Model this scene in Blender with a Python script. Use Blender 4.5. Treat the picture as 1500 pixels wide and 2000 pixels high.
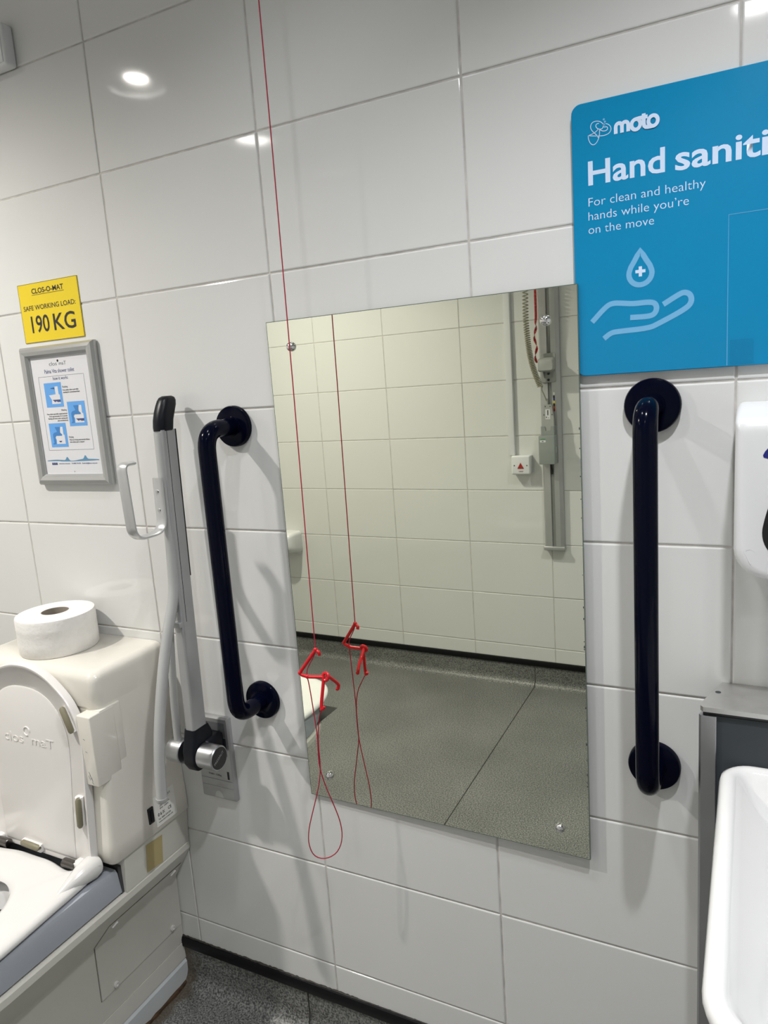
import bpy, bmesh, math, random
from mathutils import Vector, Matrix
random.seed(7)
S = bpy.context.scene
C = S.collection
for o in list(bpy.data.objects): bpy.data.objects.remove(o, do_unlink=True)

# ------------------------------------------------------------------ camera
cam_d = bpy.data.cameras.new('camera'); cam = bpy.data.objects.new('camera', cam_d); C.objects.link(cam)
cam_d.sensor_fit = 'HORIZONTAL'; cam_d.sensor_width = 36.0; cam_d.lens = 36.0 * 1416.585 / 1500.0
cam_d.clip_start = 0.01
R_ = ((0.891947, 0.446576, -0.070714), (0.017084, -0.189575, -0.981718), (-0.451817, 0.874432, -0.176720))
M = Matrix(((R_[0][0], -R_[1][0], -R_[2][0], 1.63562), (R_[0][1], -R_[1][1], -R_[2][1], -1.20099),
            (R_[0][2], -R_[1][2], -R_[2][2], 1.49589), (0, 0, 0, 1)))
cam.matrix_world = M
S.camera = cam
# ------------------------------------------------------------------ world / exposure
w = bpy.data.worlds.new('world'); S.world = w; w.use_nodes = True
w.node_tree.nodes['Background'].inputs[0].default_value = (0.02, 0.02, 0.02, 1)
S.view_settings.view_transform = 'Standard'; S.view_settings.look = 'None'
S.view_settings.gamma = 1.0; S.view_settings.use_curve_mapping = False
S.view_settings.exposure = -0.28
# ceiling downlights: x, y, power, colour
CEIL = 2.6
LAMPS = [(-0.36, -0.97, 38, (1.0, 0.955, 0.885), .036, 148), (-0.40, -1.72, 1.6, (1.0, 0.96, 0.90), .008, 160),
         (0.94, -0.57, 3.6, (0.97, 0.98, 1.0), .085, 110), (1.73, -0.74, 20, (0.97, 0.98, 1.0), .080, 145), (1.63, -1.70, 1.6, (0.98, 0.98, 1.0), .008, 160)]

X0, X1, YF = -1.3, 2.5, -2.05            # room extents

# ------------------------------------------------------------------ materials
MATS = {}
def mat(name, col, rough=0.5, metal=0.0, coat=0.0, vary=0.04, nscale=12.0, bump=0.0, bscale=200.0, spec=0.5, emit=None, estr=0.0):
    if name in MATS: return MATS[name]
    m = bpy.data.materials.new(name); m.use_nodes = True; nt = m.node_tree
    b = nt.nodes['Principled BSDF']
    b.inputs['Roughness'].default_value = rough; b.inputs['Metallic'].default_value = metal
    b.inputs['Coat Weight'].default_value = coat; b.inputs['Specular IOR Level'].default_value = spec
    tc = nt.nodes.new('ShaderNodeTexCoord')
    n = nt.nodes.new('ShaderNodeTexNoise'); n.inputs['Scale'].default_value = nscale; n.inputs['Detail'].default_value = 3
    nt.links.new(tc.outputs['Object'], n.inputs['Vector'])
    r = nt.nodes.new('ShaderNodeValToRGB'); r.color_ramp.elements[0].position = 0.3; r.color_ramp.elements[1].position = 0.7
    r.color_ramp.elements[0].color = [c * (1 - vary) for c in col] + [1]
    r.color_ramp.elements[1].color = [min(1, c * (1 + vary)) for c in col] + [1]
    nt.links.new(n.outputs['Fac'], r.inputs['Fac']); nt.links.new(r.outputs['Color'], b.inputs['Base Color'])
    if bump:
        n2 = nt.nodes.new('ShaderNodeTexNoise'); n2.inputs['Scale'].default_value = bscale
        nt.links.new(tc.outputs['Object'], n2.inputs['Vector'])
        bp = nt.nodes.new('ShaderNodeBump'); bp.inputs['Strength'].default_value = bump; bp.inputs['Distance'].default_value = 0.002
        nt.links.new(n2.outputs['Fac'], bp.inputs['Height']); nt.links.new(bp.outputs['Normal'], b.inputs['Normal'])
    if emit:
        b.inputs['Emission Color'].default_value = list(emit) + [1]; b.inputs['Emission Strength'].default_value = estr
    MATS[name] = m; return m

TILE = mat('glazed_tile', (0.68, 0.685, 0.675), 0.055, vary=0.012, nscale=3)
GROUT = mat('grout', (0.50, 0.48, 0.455), 0.8, vary=0.2, nscale=30)
CEILM = mat('ceiling_paint', (0.55, 0.55, 0.54), 0.7)
BLACKV = mat('black_vinyl', (0.005, 0.005, 0.006), 0.4, spec=0.2)
NAVY = mat('navy_coated_steel', (0.0012, 0.0020, 0.009), 0.13, spec=0.09, vary=0.05)
CHROME = mat('chrome', (0.75, 0.75, 0.76), 0.08, 1.0)
ALU = mat('satin_aluminium', (0.50, 0.51, 0.52), 0.34, 1.0)
ALUH = mat('satin_silver', (0.62, 0.625, 0.63), 0.32, 0.75)
FRAMEM = mat('frame_silver', (0.47, 0.475, 0.47), 0.30, 0.6)
ALUP = mat('anodised_grey', (0.44, 0.445, 0.45), 0.38, 0.55)
LEGM = mat('pale_grey_coating', (0.43, 0.435, 0.43), 0.35, 0.15)
DARK = mat('dark_plastic', (0.005, 0.006, 0.010), 0.35, spec=0.25)
BLACK = mat('black_plastic', (0.006, 0.006, 0.007), 0.3)
CREAM = mat('cream_ceramic', (0.73, 0.705, 0.64), 0.16, vary=0.015)
CREAMP = mat('cream_plastic', (0.66, 0.645, 0.59), 0.32, vary=0.02)
SEATW = mat('white_seat', (0.70, 0.69, 0.675), 0.14, vary=0.01)
LIDM = mat('white_lid', (0.74, 0.72, 0.70), 0.22, vary=0.01)
BLUEG = mat('blue_grey_plastic', (0.36, 0.385, 0.43), 0.28, vary=0.02)
PLINTH = mat('white_plinth', (0.62, 0.65, 0.67), 0.3)
BUMPER = mat('olive_rubber', (0.20, 0.185, 0.12), 0.5)
WHITE = mat('white_plastic', (0.72, 0.73, 0.74), 0.18, vary=0.01)
WCER = mat('white_ceramic', (0.76, 0.76, 0.755), 0.08, vary=0.005)
PAPER = mat('white_paper', (0.69, 0.695, 0.73), 0.55, vary=0.01)
TISSUE = mat('tissue', (0.80, 0.785, 0.76), 0.95, vary=0.03, nscale=60, bump=0.35, bscale=140)
CARD = mat('grey_card', (0.33, 0.29, 0.24), 0.9)
YELLOW = mat('yellow_card', (0.80, 0.60, 0.012), 0.42, vary=0.02)
INK = mat('black_ink', (0.015, 0.014, 0.012), 0.6)
GREYINK = mat('grey_ink', (0.16, 0.17, 0.20), 0.6)
NAVYINK = mat('navy_ink', (0.05, 0.07, 0.20), 0.6)
SKYINK = mat('sky_blue_ink', (0.12, 0.36, 0.78), 0.6)
FIGINK = mat('figure_blue_ink', (0.05, 0.21, 0.52), 0.6)
WATERINK = mat('water_blue_ink', (0.10, 0.26, 0.42), 0.6)
PANELB = mat('cyan_acrylic', (0.0, 0.225, 0.46), 0.12, vary=0.01)
PANELEDGE = mat('cyan_print_dark', (0.0, 0.19, 0.40), 0.12, vary=0.01)
SIGNW = mat('pale_print', (0.60, 0.72, 0.90), 0.3, vary=0.01)
SIGNM = mat('mid_blue_print', (0.16, 0.42, 0.68), 0.3, vary=0.01)
RED = mat('red_plastic', (0.56, 0.004, 0.012), 0.3)
CORD = mat('red_cord', (0.36, 0.010, 0.035), 0.6)
RIBBON = mat('red_ribbon', (0.40, 0.002, 0.008), 0.5)
STEEL = mat('brushed_steel', (0.56, 0.555, 0.54), 0.36, 0.8, vary=0.06, nscale=40)
SLATE = mat('slate_panel', (0.036, 0.043, 0.049), 0.42, spec=0.3)
GREYBOX = mat('grey_green_plastic', (0.26, 0.285, 0.275), 0.45)
PALEBOX = mat('pale_grey_plastic', (0.36, 0.37, 0.355), 0.45)
CABLE = mat('olive_cable', (0.30, 0.29, 0.21), 0.5)
TAPE = mat('beige_tape', (0.50, 0.41, 0.20), 0.7)
GRIME = mat('brown_grime', (0.06, 0.032, 0.014), 0.8, vary=0.5, nscale=60)
SEALD = mat('dark_sealant', (0.03, 0.027, 0.022), 0.6, vary=0.5, nscale=40)
GAPM = mat('gap_brown', (.16, .15, .12), .8)
GREENI = mat('green_ink', (0.05, 0.25, 0.06), 0.6)
REFLM = mat('downlight_reflector', (0.02, 0.02, 0.02), 0.25, 0.0)
GLASSEDGE = mat('green_glass_edge', (0.10, 0.14, 0.11), 0.2)
WATER = mat('dark_water', (0.02, 0.02, 0.02), 0.1)

MIRROR = mat('silvered_glass', (0.88, 0.90, 0.78), 0.012, 1.0, vary=0.0)

def floor_material():
    m = bpy.data.materials.new('speckled_vinyl'); m.use_nodes = True; nt = m.node_tree; b = nt.nodes['Principled BSDF']
    N = nt.nodes.new; L = nt.links.new
    tc = N('ShaderNodeTexCoord')
    n = N('ShaderNodeTexNoise'); n.inputs['Scale'].default_value = 240; n.inputs['Detail'].default_value = 2
    L(tc.outputs['Object'], n.inputs['Vector'])
    r = N('ShaderNodeValToRGB'); e = r.color_ramp.elements
    e[0].position = 0.36; e[0].color = (0.045, 0.047, 0.046, 1); e[1].position = 0.66; e[1].color = (0.27, 0.273, 0.258, 1)
    L(n.outputs['Fac'], r.inputs['Fac'])
    n2 = N('ShaderNodeTexNoise'); n2.inputs['Scale'].default_value = 3.5; n2.inputs['Detail'].default_value = 4
    L(tc.outputs['Object'], n2.inputs['Vector'])
    mr = N('ShaderNodeMapRange'); mr.inputs[1].default_value = 0.3; mr.inputs[2].default_value = 0.7; mr.inputs[3].default_value = 0.82; mr.inputs[4].default_value = 1.1
    L(n2.outputs['Fac'], mr.inputs[0])
    mx = N('ShaderNodeMix'); mx.data_type = 'RGBA'; mx.blend_type = 'MULTIPLY'; mx.inputs[0].default_value = 1
    L(r.outputs['Color'], mx.inputs[6]); L(mr.outputs[0], mx.inputs[7])
    # old brown stain around the toilet foot (its own ragged outline)
    sp = N('ShaderNodeSeparateXYZ'); L(tc.outputs['Object'], sp.inputs[0])
    nz = N('ShaderNodeTexNoise'); nz.inputs['Scale'].default_value = 16; nz.inputs['Detail'].default_value = 5; L(tc.outputs['Object'], nz.inputs['Vector'])
    a = N('ShaderNodeMath'); a.operation = 'MULTIPLY_ADD'; L(nz.outputs['Fac'], a.inputs[0]); a.inputs[1].default_value = -0.10; L(sp.outputs['X'], a.inputs[2])
    yn = N('ShaderNodeMath'); yn.operation = 'MULTIPLY_ADD'; L(sp.outputs['Y'], yn.inputs[0]); yn.inputs[1].default_value = -1.0; yn.inputs[2].default_value = -0.30
    mxm = N('ShaderNodeMath'); mxm.operation = 'MAXIMUM'; L(a.outputs[0], mxm.inputs[0]); L(yn.outputs[0], mxm.inputs[1])
    st = N('ShaderNodeMapRange'); L(mxm.outputs[0], st.inputs[0]); st.inputs[1].default_value = 0.318; st.inputs[2].default_value = 0.338; st.inputs[3].default_value = 0.75; st.inputs[4].default_value = 0.0
    mx2 = N('ShaderNodeMix'); mx2.data_type = 'RGBA'; L(st.outputs[0], mx2.inputs[0]); L(mx.outputs[2], mx2.inputs[6]); mx2.inputs[7].default_value = (0.085, 0.062, 0.035, 1)
    L(mx2.outputs[2], b.inputs['Base Color'])
    b.inputs['Roughness'].default_value = 0.42
    bp = N('ShaderNodeBump'); bp.inputs['Strength'].default_value = 0.35; bp.inputs['Distance'].default_value = 0.001
    L(n.outputs['Fac'], bp.inputs['Height']); L(bp.outputs['Normal'], b.inputs['Normal'])
    return m
FLOORM = floor_material()

# ------------------------------------------------------------------ helpers
ORG = {}
def link(name, me, m, parent=None, smooth=True, angle=35):
    if m and not me.materials: me.materials.append(m)
    o = bpy.data.objects.new(name, me); C.objects.link(o)
    if parent is not None:
        o.parent = parent; ORG[o.name] = ORG.get(parent.name, Vector((0, 0, 0)))
        me.transform(Matrix.Translation(-ORG[o.name]))
    if smooth:
        me.polygons.foreach_set('use_smooth', [True] * len(me.polygons))
        me.set_sharp_from_angle(angle=math.radians(angle))
    return o
def tag(o, label=None, cat=None, group=None, kind=None):
    if label: o['label'] = label
    if cat: o['category'] = cat
    if group: o['group'] = group
    if kind: o['kind'] = kind
    return o
def thing(name, label, cat, loc, group=None):
    o = bpy.data.objects.new(name, None); C.objects.link(o); o.location = loc; o.empty_display_size = 0.05
    ORG[o.name] = Vector(loc)
    return tag(o, label, cat, group)
def raw(verts, faces):
    me = bpy.data.meshes.new('m'); me.from_pydata([tuple(v) for v in verts], [], faces); me.update()
    bm = bmesh.new(); bm.from_mesh(me); bmesh.ops.recalc_face_normals(bm, faces=bm.faces); bm.to_mesh(me); bm.free()
    return me
def box_me(x, y, z, r=0.0, seg=3):
    bm = bmesh.new(); bmesh.ops.create_cube(bm, size=1)
    for v in bm.verts:
        v.co = ((x[0] + x[1]) / 2 + v.co.x * abs(x[1] - x[0]), (y[0] + y[1]) / 2 + v.co.y * abs(y[1] - y[0]), (z[0] + z[1]) / 2 + v.co.z * abs(z[1] - z[0]))
    if r: bmesh.ops.bevel(bm, geom=list(bm.edges), offset=r, segments=seg, profile=0.5, affect='EDGES')
    me = bpy.data.meshes.new('m'); bm.to_mesh(me); bm.free(); return me
def box(name, x, y, z, m, parent=None, r=0.0, seg=3): return link(name, box_me(x, y, z, r, seg), m, parent)
def loft_me(loops, cap0=True, cap1=True, closed=True):
    n = len(loops[0]); V = [p for l in loops for p in l]; F = []
    for i in range(len(loops) - 1):
        for j in range(n if closed else n - 1):
            k = (j + 1) % n
            F.append((i * n + j, i * n + k, (i + 1) * n + k, (i + 1) * n + j))
    if cap0: F.append(tuple(range(n - 1, -1, -1)))
    if cap1: F.append(tuple((len(loops) - 1) * n + j for j in range(n)))
    return raw(V, F)
def loft(name, loops, m, parent=None, angle=35, **k): return link(name, loft_me(loops, **k), m, parent, True, angle)
def rrect(a0, a1, b0, b1, r, n=5):
    """rounded rectangle in 2D; r = one radius or four (a1b1, a0b1, a0b0, a1b0)"""
    if not isinstance(r, (tuple, list)): r = (r,) * 4
    out = []
    for (ca, cb, sa, sb, t0), q in zip(((a1, b1, -1, -1, 0), (a0, b1, 1, -1, 90), (a0, b0, 1, 1, 180), (a1, b0, -1, 1, 270)), r):
        for i in range(n + 1):
            t = math.radians(t0 + 90 * i / n)
            out.append((ca + sa * q + q * math.cos(t), cb + sb * q + q * math.sin(t)))
    return out
def tube_me(pts, rad, n=14, caps=True, ell=None):
    pts = [Vector(p) for p in pts]; N = len(pts)
    if not isinstance(rad, (list, tuple)): rad = [rad] * N
    T = []
    for i in range(N):
        a = pts[max(i - 1, 0)]; b = pts[min(i + 1, N - 1)]; T.append((b - a).normalized())
    u = T[0].orthogonal().normalized(); loops = []
    for i in range(N):
        if i:
            q = T[i - 1].rotation_difference(T[i]); u = q @ u
        u = (u - T[i] * u.dot(T[i])).normalized(); v = T[i].cross(u)
        loops.append([pts[i] + (u * math.cos(2 * math.pi * k / n) + v * math.sin(2 * math.pi * k / n)) * rad[i] for k in range(n)])
    return loft_me(loops, caps, caps)
def tube(name, pts, rad, m, parent=None, n=14): return link(name, tube_me(pts, rad, n), m, parent, True, 50)
def fillet(P, r, n=6):
    P = [Vector(p) for p in P]; out = [P[0]]
    for i in range(1, len(P) - 1):
        a, b, c = P[i - 1], P[i], P[i + 1]; d1 = (a - b); d2 = (c - b)
        rr = r[i - 1] if isinstance(r, (list, tuple)) else r
        ang = d1.angle(d2); t = min(rr / math.tan(ang / 2), d1.length * .49, d2.length * .49)
        s = b + d1.normalized() * t; e = b + d2.normalized() * t
        for k in range(n + 1):
            f = k / n; out.append((s * (1 - f) + b * f) * (1 - f) + (b * (1 - f) + e * f) * f)
    out.append(P[-1]); return out
def smooth_path(P, it=2, closed=False):
    P = [Vector(p) for p in P]
    for _ in range(it):
        Q = [] if closed else [P[0]]
        rng = range(len(P)) if closed else range(len(P) - 1)
        for i in rng:
            a, b = P[i], P[(i + 1) % len(P)]
            Q += [a * .75 + b * .25, a * .25 + b * .75]
        if not closed: Q.append(P[-1])
        P = Q
    return P
def lathe_me(prof, c, axis='Z', n=32, caps=True):
    """prof: (radius, height) list revolved about axis through c"""
    loops = []
    for r, h in prof:
        l = []
        for k in range(n):
            t = 2 * math.pi * k / n; a, b = r * math.cos(t), r * math.sin(t)
            l.append(Vector(c) + Vector({'Z': (a, b, h), 'Y': (a, h, b), 'X': (h, a, b)}[axis]))
        loops.append(l)
    return loft_me(loops, caps and prof[0][0] > 1e-6, caps and prof[-1][0] > 1e-6)
def lathe(name, prof, c, m, parent=None, axis='Z', n=32, angle=35, caps=True): return link(name, lathe_me(prof, c, axis, n, caps), m, parent, True, angle)
def prism(name, pts, y0, y1, m, parent=None, angle=35):
    """outline in (x,z) extruded from y0 to y1"""
    return loft(name, [[(x, y0, z) for x, z in pts], [(x, y1, z) for x, z in pts]], m, parent, angle)
def ribbon(name, pts, width, y, m, parent, closed=False):
    P = [Vector((p[0], p[1])) for p in pts]; n = len(P); L = []; Rr = []
    for i in range(n):
        a = P[(i - 1) % n] if closed else P[max(i - 1, 0)]; b = P[(i + 1) % n] if closed else P[min(i + 1, n - 1)]
        d = (b - a).normalized(); nn = Vector((-d.y, d.x)) * width / 2
        L.append(P[i] + nn); Rr.append(P[i] - nn)
    V = [(p.x, y, p.y) for p in L] + [(p.x, y, p.y) for p in Rr]; F = []
    for i in range(n if closed else n - 1):
        k = (i + 1) % n; F.append((i, k, n + k, n + i))
    return link(name, raw(V, F), m, parent, False)
def text_mesh(s, bold=0.0, depth=0.0):
    cu = bpy.data.curves.new('t', 'FONT'); cu.body = s; cu.size = 1; cu.offset = bold; cu.extrude = depth; cu.resolution_u = 3
    o = bpy.data.objects.new('t', cu); C.objects.link(o)
    me = bpy.data.meshes.new_from_object(o.evaluated_get(bpy.context.evaluated_depsgraph_get()))
    bpy.data.objects.remove(o, do_unlink=True); bpy.data.curves.remove(cu); return me
_H = []
def text(name, s, x, z, width, cap, y, m, parent, bold=0.0, depth=0.0, frame=None, align='L'):
    """letters with baseline-left at (x, z), given total width and capital height, in the plane y facing -y;
    frame = (origin, right, up, normal) for other planes"""
    if not _H:
        h = text_mesh('H'); _H.append(max(v.co.y for v in h.vertices)); bpy.data.meshes.remove(h)
    me = text_mesh(s, bold, depth)
    xs = [v.co.x for v in me.vertices]; a, b = min(xs), max(xs)
    sy = cap / _H[0]; sx = width / (b - a) if width else sy
    off = 0.0
    W = (b - a) * sx
    if align == 'C': off = -W / 2
    if align == 'R': off = -W
    if frame: O, U, Vv, Nn = [Vector(q) for q in frame]
    else: O, U, Vv, Nn = Vector((x, y, z)), Vector((1, 0, 0)), Vector((0, 0, 1)), Vector((0, -1, 0))
    for v in me.vertices:
        p = O + U * ((v.co.x - a) * sx + off) + Vv * (v.co.y * sy) + Nn * (v.co.z * 1.0)
        v.co = p
    return link(name, me, m, parent, False)
def disc_pts(cx, cz, r, n=20, rz=None): return [(cx + r * math.cos(2 * math.pi * k / n), cz + (rz or r) * math.sin(2 * math.pi * k / n)) for k in range(n)]
def flat(name, pts, y, m, parent): return link(name, raw([(x, y, z) for x, z in pts], [tuple(range(len(pts)))]), m, parent, False)

# ------------------------------------------------------------------ room shell
H_, W_ = 0.253, 0.403
def tile_me(w, h):
    key = (round(w, 4), round(h, 4))
    if key in tile_me.c: return tile_me.c[key]
    def L(i, y): return [(-w / 2 + i, y, -h / 2 + i), (w / 2 - i, y, -h / 2 + i), (w / 2 - i, y, h / 2 - i), (-w / 2 + i, y, h / 2 - i)]
    me = loft_me([L(0, 0.006), L(0, 0.0016), L(0.0009, 0.0005), L(0.0026, 0.0)], cap0=False)
    me.materials.append(TILE)
    tile_me.c[key] = me; return me
tile_me.c = {}
ROWS = [2.22 - H_ * k for k in range(-2, 9)]
def tile_wall(wall, j0, a0, a1, place, rot):
    """tiles between a0..a1 along the wall with a joint at j0"""
    js = []; k = math.floor((a0 - j0) / W_)
    while j0 + k * W_ < a1 + W_: js.append(j0 + k * W_); k += 1
    zs = ROWS + [2.22 - H_ * 9]
    for i in range(len(js) - 1):
        xa, xb = max(js[i] + .0015, a0), min(js[i + 1] - .0015, a1)
        if xb - xa < .01: continue
        for r in range(len(zs) - 1):
            zb, za = min(zs[r] - .0015, CEIL), max(zs[r + 1] + .0015, 0.126)
            if zb - za < .01: continue
            o = bpy.data.objects.new('tile', tile_me(xb - xa, zb - za)); C.objects.link(o); o.parent = wall
            px, py = place((xa + xb) / 2); o.location = (px, py, (za + zb) / 2)
            o.rotation_euler = (random.gauss(0, .0011), 0, rot + random.gauss(0, .0011))
def struct(name, x, y, z, m): return tag(box(name, x, y, z, m), kind='structure')
wall_b = struct('wall_back', (X0 - .1, X1 + .1), (.0017, .1), (-.05, CEIL + .2), GROUT)
wall_f = struct('wall_front', (X0 - .1, X1 + .1), (YF - .1, YF - .0017), (-.05, CEIL + .2), GROUT)
wall_l = struct('wall_left', (X0 - .1, X0 - .0017), (YF, 0), (-.05, CEIL + .2), GROUT)
wall_r = struct('wall_right', (X1 + .0017, X1 + .1), (YF, 0), (-.05, CEIL + .2), GROUT)
tile_wall(wall_b, 0.0, X0, X1, lambda a: (a, 0.0), 0.0)
tile_wall(wall_f, -0.4405, X0, X1, lambda a: (a, YF), math.pi)
tile_wall(wall_l, -0.2, YF, 0, lambda a: (X0, a), math.pi / 2)
tile_wall(wall_r, -0.2, YF, 0, lambda a: (X1, a), -math.pi / 2)
floor = struct('floor', (X0 - .1, X1 + .1), (YF - .1, .1), (-.1, 0), FLOORM)

# coved vinyl skirting with black capping strip
def skirting(name, P, Q, inward):
    P, Q, n = Vector(P), Vector(Q), Vector(inward); r = .035
    prof = [(.000, .100), (.003, .100), (.003, r)] + [(.003 + r * (1 - math.cos(t * math.pi / 16)), r - r * math.sin(t * math.pi / 16)) for t in range(1, 9)] + [(.003 + r, -.01), (0, -.01)]
    o = tag(loft(name, [[A + n * a + Vector((0, 0, h)) for a, h in prof] for A in (P, Q)], FLOORM), kind='structure')
    cp = [(0, .100), (.007, .100), (.0085, .103), (.0085, .119), (.006, .127), (0, .129)]
    loft('capping_strip', [[A + n * a + Vector((0, 0, h)) for a, h in cp] for A in (P, Q)], BLACKV, o)
    return o
sk_b = skirting('baseboard_back', (X0, 0, 0), (X1, 0, 0), (0, -1, 0))
sk_f = skirting('baseboard_front', (X0, YF, 0), (X1, YF, 0), (0, 1, 0))
sk_l = skirting('baseboard_left', (X0, YF, 0), (X0, 0, 0), (1, 0, 0))
sk_r = skirting('baseboard_right', (X1, YF, 0), (X1, 0, 0), (-1, 0, 0))
# grimy sealant bead on top of the capping strip
xs = [.33 + i * .006 for i in range(int((1.6 - .33) / .006))]
tube('sealant_bead', [(x, -.0015, .1285 + random.uniform(-.001, .0008)) for x in xs], [random.uniform(.0012, .0034) if x < .86 else random.uniform(.0008, .0018) for x in xs], SEALD, sk_b, n=6)
# welded seam across the floor and up both coves
sx = lambda y: .724 + .028 * y
path = [(sx(0), -.0034, .098), (sx(0), -.0034, .04), (sx(0), -.010, .016), (sx(0), -.036, .0008)] + [(sx(-t * .2), -t * .2, .0006) for t in range(1, 10)] + [(sx(-2.012), -2.012, .0008), (sx(-2.04), -2.04, .016), (sx(-2.05), -2.0466, .04), (sx(-2.05), -2.0466, .098)]
tube('weld_seam', path, .0016, SEALD, floor, n=6)

# ceiling with holes for the downlights
ceil_me = box_me((X0 - .1, X1 + .1), (YF - .1, .1), (CEIL, CEIL + .02))
ceil_me.materials.append(CEILM); ceiling = bpy.data.objects.new('ceiling', ceil_me); C.objects.link(ceiling); tag(ceiling, kind='structure')
bmc = bmesh.new()
for lx, ly, *_ in LAMPS: bmesh.ops.create_cone(bmc, cap_ends=True, segments=40, radius1=.092, radius2=.092, depth=.2, matrix=Matrix.Translation((lx, ly, CEIL)))
cut_me = bpy.data.meshes.new('cut'); bmc.to_mesh(cut_me); bmc.free(); cutter = bpy.data.objects.new('cutter', cut_me); C.objects.link(cutter)
md = ceiling.modifiers.new('holes', 'BOOLEAN'); md.object = cutter; md.operation = 'DIFFERENCE'; md.solver = 'EXACT'
new_me = bpy.data.meshes.new_from_object(ceiling.evaluated_get(bpy.context.evaluated_depsgraph_get()))
ceiling.modifiers.clear(); ceiling.data = new_me; bpy.data.objects.remove(cutter, do_unlink=True)

LL = ['above the toilet', 'behind the toilet by the opposite wall', 'above the mirror', 'above the washbasin', 'by the opposite wall facing the washbasin']
for (lx, ly, pw, colr, rec, spr), wh in zip(LAMPS, LL):
    t = thing('downlight', 'round recessed ceiling downlight ' + wh, 'downlight', (lx, ly, CEIL), 'ceiling downlights')
    lathe('trim_ring', [(.091, .002), (.091, -.001), (.094, -.005), (.102, -.005), (.106, -.0005)], (lx, ly, CEIL), WHITE, t, caps=False)
    lathe('reflector', [(.0905, .0), (.088, .03), (.078, .07), (.060, .10), (.0, .101)], (lx, ly, CEIL), REFLM, t, caps=False)
    lathe('lamp', [(.0, rec + .004), (.045 if rec > .02 else .086, rec + .004), (.052 if rec > .02 else .090, rec + .010)], (lx, ly, CEIL), mat('lamp_glow', (1, 1, 1), .5, emit=(1, .97, .92), estr=40) if rec > .02 else mat('flush_lamp_glow', (1, 1, 1), .5, emit=(1, .97, .92), estr=12), t)
    ld = bpy.data.lights.new('downlight_light', 'AREA'); ld.shape = 'DISK'; ld.size = .075 if rec > .02 else .165; ld.spread = math.radians(spr); ld.energy = pw; ld.color = colr
    lo = bpy.data.objects.new('downlight_light', ld); C.objects.link(lo); lo.parent = t; lo.location = (0, 0, rec)

# ------------------------------------------------------------------ toilet
CX = .202
T = thing('shower_toilet', 'cream shower toilet with tall cistern and raised white lid against tiled wall', 'toilet', (CX, -.35, 0))
def sec(hw, yf, z, r=.022): return [(x, y, z) for x, y in rrect(CX - hw, CX + hw, yf, -.001, (.003, .003, r, r), 6)]
L = [sec(.2170, -.233, .5065, .014), sec(.2195, -.2355, .5095, .016)]
for i in range(1, 9):
    f = i / 8 * .86; L.append(sec(.2205 - .0165 * f, -.2355 + .030 * f, .507 + .405 * f, .016 + .006 * f))
L += [sec(.2205 - .0165 * .865, -.2110, .857, .024), sec(.2205 - .0165 * .87, -.2125, .860, .022), sec(.204, -.2075, .912)]
for i in range(1, 7):
    a = math.pi / 2 * i / 6; q = .021 * (1 - math.cos(a)); L.append(sec(.204 - q, -.2075 + q, .912 + .0214 * math.sin(a)))
loft('cistern', L, CREAM, T, 50)
def dshape(hw, yb, yf, z, ys=-.50, n=14):
    pts = [(CX + hw, yb), (CX + hw, (yb * 2 + ys) / 3), (CX + hw, (yb + ys * 2) / 3)]
    pts += [(CX + hw * math.cos(math.pi * k / (2 * n)), ys + (yf - ys) * math.sin(math.pi * k / (2 * n))) for k in range(2 * n + 1)]
    pts += [(CX - hw, (yb + ys * 2) / 3), (CX - hw, (yb * 2 + ys) / 3), (CX - hw, yb)]
    return [(x, y, z) for x, y in pts]
ped = [dshape(.142, -.001, -.66, .112, -.42), dshape(.147, -.001, -.68, .302, -.42), dshape(.149, -.001, -.685, .307, -.42), dshape(.204, -.001, -.775, .392, -.48),
       dshape(.207, -.001, -.782, .398), dshape(.207, -.001, -.782, .413), dshape(.204, -.001, -.779, .417)]
loft('pedestal', ped, CREAMP, T, 25)
loft('pedestal_base', [dshape(.144, -.001, -.655, .066, -.42), dshape(.143, -.001, -.655, .1105, -.42)], CREAMP, T, 25)
loft('plinth', [dshape(.145, -.001, -.64, .001, -.42), dshape(.146, -.001, -.645, .055, -.42), dshape(.142, -.001, -.64, .064, -.42)], PLINTH, T, 25)
loft('rear_block', [[(x, y, z) for x, y in rrect(CX - h, CX + h, -.204, -.001, .002, 2)] for h, z in ((.2065, .417), (.2135, .500), (.2135, .505))], CREAMP, T, 25)
loft('shroud_band', [dshape(.196, -.212, -.770, .419), dshape(.2, -.211, -.775, .422), dshape(.2, -.216, -.775, .472), dshape(.196, -.217, -.771, .481), dshape(.186, -.222, -.76, .484), dshape(.178, -.23, -.75, .482), dshape(.176, -.232, -.748, .42)], BLUEG, T, 40, cap1=False)
link('well_shade', raw([(CX - .18, -.75, .425), (CX + .18, -.75, .425), (CX + .18, -.21, .425), (CX - .18, -.21, .425)], [(0, 1, 2, 3)]), BLACK, T, False)  # black sheet painting in the deep shade inside the shroud, below the seat
box('band_gap_shade', (CX - .1995, CX + .1995), (-.2125, -.2030), (.4185, .484), mat('gap_shade', (.06, .06, .065), .6), T)  # dark fill standing in for shade in the slot between band and rear block
# sealant bead and grime at the foot
fp = [dshape(.1465, -.001, -.642, .002, -.42)[i] for i in range(0, 12)]
fp = [Vector(a).lerp(Vector(b), k / 8) for a, b in zip(fp[:-1], fp[1:]) for k in range(8)]
tube('foot_sealant', fp, [random.uniform(.003, .008) for _ in fp], GRIME, T, n=6)
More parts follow.
